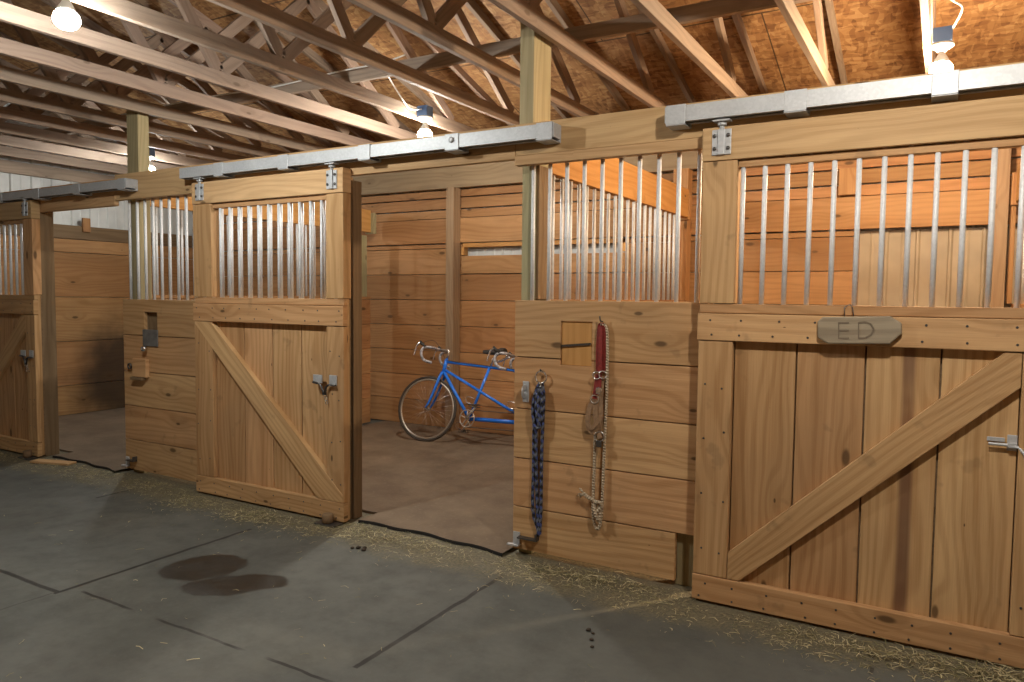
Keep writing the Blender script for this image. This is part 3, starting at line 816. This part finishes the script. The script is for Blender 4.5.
def halter():
    t = Thing('horse_halter', 'red and tan halter with a cream rope, hanging beside the blue lead rope', 'halter', (-1.585, -.02, .24))
    y = -.016
    red = MB()
    ribbon(red, [(-1.602, y, 1.10), (-1.603, y - .004, 1.2), (-1.598, y - .004, 1.33), (-1.588, y - .008, 1.358), (-1.574, y - .006, 1.34), (-1.568, y - .004, 1.2), (-1.566, y, 1.10)], .024, .005)
    ribbon(red, [(-1.588, y - .012, 1.345), (-1.585, y - .016, 1.22), (-1.586, y - .016, 1.07), (-1.590, y - .014, 1.02)], .022, .005)
    ribbon(red, [(-1.602, y - .006, 1.09), (-1.608, y - .01, 1.02), (-1.615, y - .012, .955)], .026, .005)
    t.part('crown_strap', red, M['red_strap'], 0, 'red webbing strap')
    tan = MB()
    ribbon(tan, [(-1.615, y - .01, .955), (-1.64, y - .016, .91), (-1.65, y - .02, .84), (-1.638, y - .022, .79), (-1.612, y - .022, .775), (-1.598, y - .02, .81), (-1.605, y - .018, .87), (-1.612, y - .012, .94)], .028, .006)
    ribbon(tan, [(-1.575, y - .008, 1.06), (-1.580, y - .01, .95), (-1.576, y - .014, .86), (-1.585, y - .018, .79), (-1.575, y - .02, .745)], .026, .006)
    ribbon(tan, [(-1.645, y - .026, .82), (-1.62, y - .034, .80), (-1.59, y - .034, .83), (-1.572, y - .03, .87)], .022, .006, (0, 0, 1))
    t.part('cheek_strap', tan, M['tan_strap'], 0, 'tan webbing strap')
    for cx, cz, r in ((-1.602, 1.085, .02), (-1.566, 1.09, .02), (-1.588, 1.005, .014), (-1.612, .955, .022), (-1.58, .755, .026), (-1.575, .36, .018)):
        t.part('ring', MB().tube(ringpts(cx, y - .02, cz, r, 16, .25), .004, 8, closed=True), M['chrome'])
    t.part('snap', MB().box(-1.6, -1.575, y - .034, y - .022, .985, 1.02), M['chrome'], .003); t.part('snap', MB().box(-1.592, -1.562, y - .04, y - .024, .70, .735), M['bolt'], .003)
    rp = MB()
    rp.tube(spline([(-1.590, y - .004, 1.36), (-1.562, y - .002, 1.35), (-1.552, y, 1.28), (-1.550, y, 1.0), (-1.556, y - .002, .75), (-1.560, y - .004, .55), (-1.562, y - .006, .40), (-1.566, y - .012, .30), (-1.575, y - .012, .255), (-1.59, y - .012, .245), (-1.606, y - .01, .275), (-1.616, y - .008, .35), (-1.615, y - .006, .5), (-1.612, y - .004, .7), (-1.613, y - .006, .80)], 8), .0085, 10)
    rp.tube(spline([(-1.612, y + .002, 1.10), (-1.614, y + .004, 1.2), (-1.612, y + .004, 1.32), (-1.60, y + .004, 1.365)], 6), .0045, 8)
    t.part('rope', rp, M['cream_rope'])
    kn = MB()
    kn.tube(spline([(-1.612, y - .012, .36), (-1.585, y - .028, .345), (-1.56, y - .022, .375), (-1.572, y - .034, .40), (-1.60, y - .03, .38), (-1.585, y - .04, .33), (-1.568, y - .03, .30), (-1.572, y - .02, .36), (-1.60, y - .026, .40), (-1.64, y - .024, .415), (-1.668, y - .02, .43)], 8), .010, 10)
    for i in range(14):
        a = random.uniform(-.9, .9); b = random.uniform(-.6, .6); L = random.uniform(.025, .045)
        kn.tube([(-1.664, y - .02, .428), (-1.664 - L * math.cos(a), y - .02 + L * .5 * math.sin(b), .43 + L * math.sin(a))], .002, 5)
    t.part('knot', kn, M['cream_rope'])
    t.part('hook', MB().tube(spline([(-1.588, .001, 1.375), (-1.588, -.03, 1.378), (-1.59, -.036, 1.405)], 5), .004, 8), M['bolt'])
halter()

# ---- mats in the openings
def mat_thing(x0, x1, y1, lab):
    mb = MB(); n = 40
    front = []
    for i in range(n + 1):
        s = i / n
        front.append((x0 + (x1 - x0) * s, -.06 + .035 * math.sin(s * 3.2 + .5) + .012 * math.sin(s * 17)))
    b = len(mb.v); h = .022
    for (x, y) in front: mb.v += [(x, y, .001), (x, y, h), (x, y1, h)]
    for i in range(n):
        a = b + i * 3; c = a + 3
        mb.quad_uv((a, c, c + 1, a + 1), [(0, 0)] * 4, 1)
        mb.quad_uv((a + 1, c + 1, c + 2, a + 2), [(0, 0)] * 4, 0)
    return single('stall_mat', mb, [M['mat'], M['black']], ((x0 + x1) / 2, 1, 0), lab, 'mat', 'stall floor mats')
mat_thing(-3.29, -2.15, 3.1, 'dusty brown stall mat with a black front edge in the bicycle stall opening')
mat_thing(-6.95, -5.92, 3.1, 'dusty brown stall mat in the far left opening')
# packed floor of the stalls beside the mats
pf = MB()
for x0, x1 in ((-5.70, -3.30), (-9.15, -6.96), (-1.95, .40)): pf.box(x0, x1, .16, 3.12, .0005, .018)
pf.box(-2.149, -2.09, .22, 3.12, .0005, .018)
struct('floor_stalls', pf, M['mat'])
single('loose_board', MB().box(-.2, .2, -.05, .05, 0, .02, mat=Matrix.Translation((-6.72, -.16, .001)) @ Matrix.Rotation(.30, 4, 'Z')), M['front'], (-6.72, -.16, 0),
       'short loose board lying on the floor at the far left opening', 'board', bevel=.003)

# ---- straw swept against the stall fronts
def straw_mesh():
    mb = MB(); R = random.Random(3)
    def blade(x, y, L, a, z=.004, wd=.0022):
        lift = R.uniform(0, .35) * L; bend = R.uniform(-.5, .5)
        p = [(x, y, z), (x + L * .5 * math.cos(a), y + L * .5 * math.sin(a), z + lift * .6), (x + L * math.cos(a + bend), y + L * math.sin(a + bend), z + lift * .3)]
        if any(q[1] > -.012 for q in p): return
        n = (-math.sin(a) * wd, math.cos(a) * wd)
        b = len(mb.v)
        for q in p: mb.v.extend([(q[0] + n[0], q[1] + n[1], q[2]), (q[0] - n[0], q[1] - n[1], q[2] + wd * .6)])
        mb.quad_uv((b, b + 1, b + 3, b + 2), [(0, 0)] * 4); mb.quad_uv((b + 2, b + 3, b + 5, b + 4), [(0, 0)] * 4)
    for i in range(13000):
        x = R.uniform(-7.6, .7)
        d = abs(R.gauss(0, .15)) + R.uniform(0, .08)
        under_door = (-4.85 < x < -3.32 or -1.05 < x < .5 or x < -7.0)
        y = (-.13 if under_door else -.03) - d
        clump = math.sin(x * 9.1) * .5 + math.sin(x * 23.7 + 1) * .3 + math.sin(x * 4.1 + 2) * .4
        if R.random() > .55 + clump * .45: continue
        blade(x, y, R.uniform(.010, .05), R.uniform(0, 2 * PI), R.uniform(.001, .006), R.uniform(.0007, .0016))
    for i in range(450):
        x = R.uniform(-6, .5); y = -R.uniform(.3, 2.9)
        if R.random() < abs(y) / 3.2: continue
        blade(x, y, R.uniform(.012, .05), R.uniform(0, 2 * PI), .003, R.uniform(.0008, .0018))
    for cx, cy, n, s in ((.27, -.24, 260, .06), (-.12, -.28, 120, .07), (-1.55, -.13, 200, .08), (-3.95, -.32, 200, .10), (-2.9, -.22, 120, .1)):
        for i in range(n):
            blade(R.gauss(cx, s * 1.6), R.gauss(cy, s * .7), R.uniform(.02, .08), R.uniform(0, 2 * PI), R.uniform(.003, .03), R.uniform(.001, .002))
    return mb
st = straw_mesh().build('straw_litter', M['straw'], (-3, -.2, 0))
tag(st, 'loose straw and hay swept along the foot of the stall fronts', 'straw', kind='stuff')
# manure crumb / dark specks on the aisle
cr = MB()
for i, (x, y) in enumerate(((-2.95, -.42), (-2.92, -.40), (-2.98, -.44), (-2.90, -.43), (-1.30, -.72), (-1.28, -.78), (-1.33, -.70), (-1.25, -.84))):
    r = random.uniform(.008, .018)
    cr.lathe([(r * .3, 0), (r, r * .3), (r * .9, r * .7), (r * .4, r)], (x, y, .0), (random.uniform(-.2, .2), random.uniform(-.2, .2), 1), 9)
tag(cr.build('dirt_crumbs', M['groove'], (-2, -.6, 0)), 'scatter of dark dirt crumbs on the concrete aisle', 'dirt', kind='stuff')

# ---- roof trusses
TR0 = -1.97
def make_truss(x):
    t = Thing('roof_truss', '', 'roof truss', (x, RIDGE, 2.95), 'roof trusses')
    w = .038
    t.part('bottom_chord', MB().box(x - w / 2, x + w / 2, YF + .05, 3.28, 2.95, 3.045), M['truss'], .003)
    for s in (1, -1):
        e = 3.28 if s > 0 else YF + .02
        t.part('top_chord', MB().beam((x, e, roof_z(3.28) + .045 + .045), (x, RIDGE + .01 * s, roof_z(RIDGE) + .045), w, .09), M['truss'], .003)
    def tp(y): return (x, y, roof_z(y) + .02)
    def bp(y): return (x, y, 3.03)
    for a, b in ((-.2, -1.15), (-.2, .62), (1.75, .62), (-.2 - .0, None), (-3.8, -2.85), (-3.8, -4.62), (-5.75, -4.62), (-2.0, -1.15), (-2.0, -2.85)):
        if b is None: continue
        p, q = Vector(bp(a)), Vector(tp(b)); d = (q - p).normalized()
        t.part('web', MB().beam(p + d * .02, q - d * .0, w * .96, .085, (0, 1, 0)), M['truss'], .003)
    return t
names = ['', 'first', 'second', 'third', 'fourth', 'fifth', 'sixth', 'seventh', 'eighth', 'ninth', 'tenth', 'eleventh', 'twelfth']
proto = make_truss(TR0).o
special = {0: 'roof truss whose lower chord passes the top of the nearer tall greenish post',
           1: 'first roof truss to the right of the nearer tall greenish post',
           2: 'second roof truss to the right of the nearer tall greenish post',
           3: 'roof truss carrying the bright bulb above the right sliding door',
           4: 'roof truss just right of the bright bulb above the right sliding door',
           5: 'rightmost roof truss, beyond the bulb over the right sliding door',
           -3: 'roof truss carrying the bulb above the bicycle stall opening',
           -9: 'roof truss carrying the small distant bulb beside the far left tall post'}
for k in range(-11, 6):
    if k == 0: o = proto
    else:
        o = copy_tree(proto); o.location.x = TR0 + .61 * k
    o['label'] = special.get(k) or '%s roof truss to the left of the nearer tall greenish post' % names[-k]
single('truss_brace', MB().box(-9.25, XR - .2, .43, .468, 3.0465, 3.135), M['truss'], (-3, .45, 3.05),
       'long brown lumber brace running across the tops of the truss chords above the stall fronts', 'beam', bevel=.003)

# ---- light bulbs on the truss chords
WARM = (1.0, .74, .47); NEUT = (1.0, .94, .83); COOL = (.97, 1.0, .96)
def lamp(x, y, c, power, label, wire=None):
    t = Thing('bulb_fixture', label, 'light', (x, y, 3.0), 'bare bulbs on the roof trusses')
    t.part('electrical_box', MB().box(x - .05, x + .05, y - .045, y + .045, 2.965, 3.05), M['blue_plastic'], .006, 'blue plastic junction box')
    t.part('socket', MB().lathe([(.060, 0), (.060, .014), (.045, .024), (.026, .034), (.024, .045)], (x, y, 2.9645), (0, 0, -1), 24), M['white_plastic'])
    t.part('bulb_body', MB().lathe([(.015, 0), (.019, .012), (.030, .030), (.041, .050), (.046, .062), (.046, .066)], (x, y, 2.919), (0, 0, -1), 24), M['white_plastic'])
    t.part('bulb', MB().lathe([(.0458, 0), (.055, .010), (.060, .026), (.058, .044), (.047, .062), (.028, .074), (.002, .079)], (x, y, 2.8525), (0, 0, -1), 24), bulb('lit_bulb', c, power))
    if wire:
        t.part('cable', MB().tube(spline(wire, 8), .0055, 6), M['white_plastic'])
    return t
LX = lambda k: TR0 + .61 * k + .075
x3, xm, xl = LX(3), LX(-3), LX(-9)
P = 900
lamp(x3, 1.25, WARM, P * 1.9, 'glowing warm bare bulb above the right sliding door', [(x3 + .045, 1.22, 3.03), (x3 + .09, 1.1, 3.10), (x3 + .03, .98, 3.14), (x3 + .06, .8, 3.30), (x3 + .02, .60, 3.42), (x3 + .05, .3, 3.6), (x3 - .01, -.1, 3.8)])
lamp(xm, 1.25, NEUT, P, 'glowing white bulb above the bicycle stall opening', [(xm, 1.21, 3.02), (xm - .03, 1.1, 3.0), (xm + .02, .95, 3.02), (xm + .05, .75, 3.13), (xm + .2, .50, 3.15), (xm + .45, .42, 3.16)])
lamp(xl, 1.25, COOL, P * .55, 'small distant glowing bulb beside the far left tall post', None)
lamp(xm, -1.62, COOL, P, 'large glaring bulb over the aisle at the upper left of the picture', [(xm, -1.66, 3.02), (xm + .02, -1.8, 3.06), (xm + .04, -2.0, 3.2)])
lamp(x3, -1.62, NEUT, P, 'bulb over the aisle above the right sliding door, overhead of the picture', None)
single('cable', MB().tube(spline([(-3.35, .41, 3.13), (-3.9, .40, 3.125), (-4.6, .415, 3.11), (-5.3, .40, 3.125), (-6.6, .41, 3.12)], 8), .006, 6), M['white_plastic'], (-4.6, .41, 3.1),
       'white electrical cable run along the truss brace left of the middle bulb', 'cable')

# ---- tandem bicycle leaning toward the back wall
def bicycle():
    Y0, TL = 2.35, .2
    X0, KX, CY, SY = -4.69, .93, math.cos(.14), math.sin(.14)
    a = math.atan(TL)
    def P3(x, z, s=0.0):      # s = distance toward the camera side
        px = (x - X0) * KX; py = z * math.sin(a) - s * math.cos(a)
        return (-4.555 + px * CY - py * SY, Y0 + px * SY + py * CY, .021 + z * math.cos(a) + s * math.sin(a))
    t = Thing('tandem_bicycle', 'blue tandem bicycle with drop handlebars leaning near the back wall of the open stall', 'bicycle', (-3.9, Y0, 0))
    def tube(name, pts, r, mat, under=None, n=10, lab=None, **kw): return t.part(name, MB().tube([P3(*p) for p in pts], r, n, **kw), mat, 0, lab, under)
    head0, head1 = (-4.505, .85), (-4.53, .715)
    bb1, bb2 = (-4.165, .262), (-3.44, .262)
    st1, st2 = (-3.975, .79), (-3.22, .74)
    hub1, hub2 = (-4.69, .33), (-3.02, .33)
    fr = MB()
    for p, q, r in ((head0, head1, .019), ((-4.51, .825), st1, .0145), (st1, st2, .0145), ((-4.522, .745), bb2, .0145), ((-4.528, .725), bb1, .017), (st1, bb1, .0145), (st2, bb2, .0145), (bb1, bb2, .021)):
        fr.tube([P3(*p), P3(*q)], r, 12)
    for s in (-.055, .055):
        fr.tube([P3(bb2[0] + .03, bb2[1], s * .5), P3(bb2[0] + .12, bb2[1] + .01, s), P3(*hub2, s)], [.011, .011, .008], 8)
        fr.tube([P3(*st2, s * .3), P3(st2[0] + .03, st2[1] - .06, s * .8), P3(*hub2, s)], [.008, .008, .007], 8)
    t.part('frame', fr, M['blue_paint'])
    fk = MB()
    for s in (-.05, .05):
        fk.tube([P3(*q) for q in ((-4.53, .71, s * .5), (-4.54, .67, s), (-4.59, .53, s), (-4.635, .42, s), (-4.665, .365, s), (hub1[0], hub1[1], s))], [.015, .015, .014, .012, .010, .008], 10)
    fk.tube([P3(-4.532, .705, -.035), P3(-4.532, .705, .035)], .016, 10)
    t.part('fork', fk, M['blue_paint'])
    def wheel(hub):
        n = 40
        ty = t.part('wheel', MB().tube([P3(hub[0] + .325 / KX * math.cos(i * 2 * PI / n), hub[1] + .325 * math.sin(i * 2 * PI / n)) for i in range(n)], .014, 10, closed=True), M['tyre'])
        t.part('rim', MB().tube([P3(hub[0] + .304 / KX * math.cos(i * 2 * PI / n), hub[1] + .304 * math.sin(i * 2 * PI / n)) for i in range(n)], .010, 8, closed=True, flat=(1, 1)), M['rim'], 0, None, ty)
        hb = MB().tube([P3(*hub, -.052), P3(*hub, .052)], .009, 10); hb.tube([P3(*hub, -.037), P3(*hub, -.033)], .022, 14); hb.tube([P3(*hub, .033), P3(*hub, .037)], .022, 14); hb.tube([P3(*hub, .052), P3(*hub, .062)], .013, 10)
        t.part('hub', hb, M['chrome'], 0, None, ty)
        sp = MB()
        for i in range(32):
            side = .034 if i % 2 else -.034; t0 = i * 2 * PI / 32; t1 = t0 + (.9 if (i // 2) % 2 else -.9)
            sp.tube([P3(hub[0] + .02 * math.cos(t1), hub[1] + .02 * math.sin(t1), side), P3(hub[0] + .298 / KX * math.cos(t0), hub[1] + .298 * math.sin(t0), 0)], .0012, 5)
        t.part('spokes', sp, M['chrome'], 0, None, ty)
    wheel(hub1); wheel(hub2)
    def bars(cx, cz, lab):
        b = MB()
        for s in (-1, 1):
            pts = [(cx, cz, 0), (cx, cz, s * .10), (cx, cz, s * .17), (cx - .02, cz, s * .195), (cx - .075, cz - .005, s * .205), (cx - .105, cz - .035, s * .207), (cx - .105, cz - .08, s * .208), (cx - .075, cz - .125, s * .209), (cx - .03, cz - .145, s * .21), (cx + .03, cz - .155, s * .21)]
            b.tube(spline([P3(*p) for p in pts], 5), .0145, 10)
        h = t.part('handlebar', b, M['tape'], 0, lab)
        for s in (-1, 1):
            lv = MB().tube([P3(cx - .06, cz + .0, s * .206), P3(cx - .115, cz + .035, s * .206), P3(cx - .135, cz + .06, s * .206)], [.014, .017, .010], 10)
            t.part('brake_hood', lv, M['saddle'], 0, None, h)
        for s in (-1, 1):
            lv = MB().tube(spline([P3(cx - .135, cz + .045, s * .206), P3(cx - .165, cz + .02, s * .206), P3(cx - .185, cz - .04, s * .208), P3(cx - .195, cz - .085, s * .21)], 5), .008, 8)
            t.part('brake_lever', lv, M['chrome'], 0, None, h)
        return h
    h1 = bars(-4.60, .945, None)
    tube('stem', [(-4.503, .85), (-4.485, .925), (-4.492, .942), (-4.535, .945), (-4.60, .945)], .0135, M['chrome'])
    def saddle(x, z, st):
        sd = MB()
        prof = [(-.14, .014, .012), (-.10, .017, .016), (-.04, .026, .02), (.02, .045, .022), (.07, .066, .022), (.105, .068, .022), (.125, .05, .016)]
        b = len(sd.v); n = 12
        for dx, hw, th in prof:
            for k in range(n):
                q = 2 * PI * k / n
                sd.v.append(P3(x + dx, z + th * math.sin(q) * (1.0 if math.sin(q) > 0 else 1.6) - abs(math.cos(q)) * .012 + .02 * (dx > .06), hw * math.cos(q)))
        for i in range(len(prof) - 1):
            for k in range(n):
                k2 = (k + 1) % n
                sd.quad_uv((b + i * n + k, b + (i + 1) * n + k, b + (i + 1) * n + k2, b + i * n + k2), [(0, 0)] * 4, 0, True)
        sd.quad_uv(tuple(b + k for k in range(n)), [(0, 0)] * n); sd.quad_uv(tuple(b + (len(prof) - 1) * n + k for k in range(n))[::-1], [(0, 0)] * n)
        t.part('saddle', sd, M['saddle'])
        d = Vector((st[0] + .28 * 0, st[1], 0))
        tube('seatpost', [(st[0], st[1] - .02), (st[0] + .028, st[1] + .08), (x + .03, z - .03)], .012, M['chrome'])
    saddle(-3.93, .95, st1)
    saddle(-3.21, .90, st2)
    h2 = bars(-3.72, .915, None)
    tube('stoker_stem', [(-3.92, .845), (-3.85, .86), (-3.78, .895), (-3.72, .915)], .0125, M['chrome'])
    def cranks(bb, ang):
        n = 28; s0 = .055
        ring = MB().tube([P3(bb[0] + .085 * math.cos(i * 2 * PI / n), bb[1] + .085 * math.sin(i * 2 * PI / n), s0) for i in range(n)], .006, 6, closed=True)
        for i in range(5):
            q = i * 2 * PI / 5 + .3
            ring.tube([P3(*bb, s0), P3(bb[0] + .082 * math.cos(q), bb[1] + .082 * math.sin(q), s0)], .006, 6)
        ring.tube([P3(*bb, -.06), P3(*bb, .075)], .014, 10)
        cr = t.part('chainring', ring, M['rim'])
        for s, q in ((.078, ang), (-.065, ang + PI)):
            arm = MB(); pd = MB(); tc = MB()
            e = (bb[0] + .17 * math.cos(q), bb[1] + .17 * math.sin(q))
            arm.tube([P3(*bb, s), P3(*e, s)], [.013, .009], 8)
            o = .02 if s > 0 else -.02; sg = 1 if s > 0 else -1
            for dz in (-.012, .012):
                pd.tube([P3(e[0] - .045, e[1] + dz, s + o), P3(e[0] + .045, e[1] + dz, s + o), P3(e[0] + .045, e[1] + dz, s + o + .075 * sg), P3(e[0] - .045, e[1] + dz, s + o + .075 * sg)], .005, 6, closed=True)
            pd.tube([P3(*e, s), P3(*e, s + o + .075 * sg)], .007, 8)
            tc.tube(spline([P3(e[0] - .03, e[1] + .014, s + o + .03 * sg), P3(e[0] - .09, e[1] + .03, s + o + .035 * sg), P3(e[0] - .105, e[1] + .075, s + o + .037 * sg), P3(e[0] - .06, e[1] + .085, s + o + .037 * sg), P3(e[0] - .01, e[1] + .07, s + o + .037 * sg)], 4), .0045, 6)
            t.part('crank', arm, M['rim'], 0, None, cr); t.part('pedal', pd, M['chain'], 0, None, cr); t.part('toe_clip', tc, M['chrome'], 0, None, cr)
    cranks(bb1, .85); cranks(bb2, 2.45)
    ch = MB(); s = .055; r = .085
    pts = []
    for i in range(13): q = PI / 2 + i * PI / 12; pts.append(P3(bb1[0] + r * math.cos(q), bb1[1] + r * math.sin(q), s))
    for i in range(13): q = -PI / 2 + i * PI / 12; pts.append(P3(bb2[0] + r * math.cos(q), bb2[1] + r * math.sin(q), s))
    ch.tube(pts, .0045, 6, closed=True)
    t.part('chain', ch, M['chain'])
    bc = MB()
    bc.tube(spline([P3(-4.72, .97, .15), P3(-4.74, 1.02, .08), P3(-4.66, 1.03, .02), P3(-4.56, .92, .02), P3(-4.5, .84, .025)], 6), .0025, 6)
    bc.tube(spline([P3(-4.5, .84, .02), P3(-4.3, .82, .018), P3(-3.95, .80, .018), P3(-3.4, .76, .018)], 5), .0025, 6)
    t.part('brake_cable', bc, M['saddle'])
bicycle()

# ------------------------------------------------------------------ camera
R0 = Vector((0, 0, 0))
yaw, pit, rol, f = 5.27020022e-01, 5.88795588e-02, -1.00631217e-02, 7.40362831e+02
fw = Vector((-math.sin(yaw) * math.cos(pit), math.cos(yaw) * math.cos(pit), -math.sin(pit)))
r = Vector((math.cos(yaw), math.sin(yaw), 0)); d = fw.cross(r)
r2 = r * math.cos(rol) + d * math.sin(rol); d2 = -r * math.sin(rol) + d * math.cos(rol)
m = Matrix((r2, -d2, -fw)).transposed().to_4x4(); m.translation = (0, -3.7, 1.5)
cam = bpy.data.cameras.new('camera'); co = bpy.data.objects.new('camera', cam); COL.objects.link(co)
co.matrix_world = m; cam.sensor_width = 36; cam.lens = f / 1024 * 36; cam.clip_start = .05
S.camera = co

# ------------------------------------------------------------------ world and view
w = bpy.data.worlds.new('world'); S.world = w; w.use_nodes = True
w.node_tree.nodes['Background'].inputs[0].default_value = (.8, .9, 1, 1)
w.node_tree.nodes['Background'].inputs[1].default_value = .02
S.view_settings.view_transform = 'Standard'; S.view_settings.look = 'None'
S.view_settings.gamma = 1; S.view_settings.use_curve_mapping = False
S.view_settings.exposure = 0.2
try:
    S.cycles.use_denoising = True
    S.cycles.max_bounces = 8; S.cycles.diffuse_bounces = 5; S.cycles.sample_clamp_indirect = 6.0
except Exception: pass
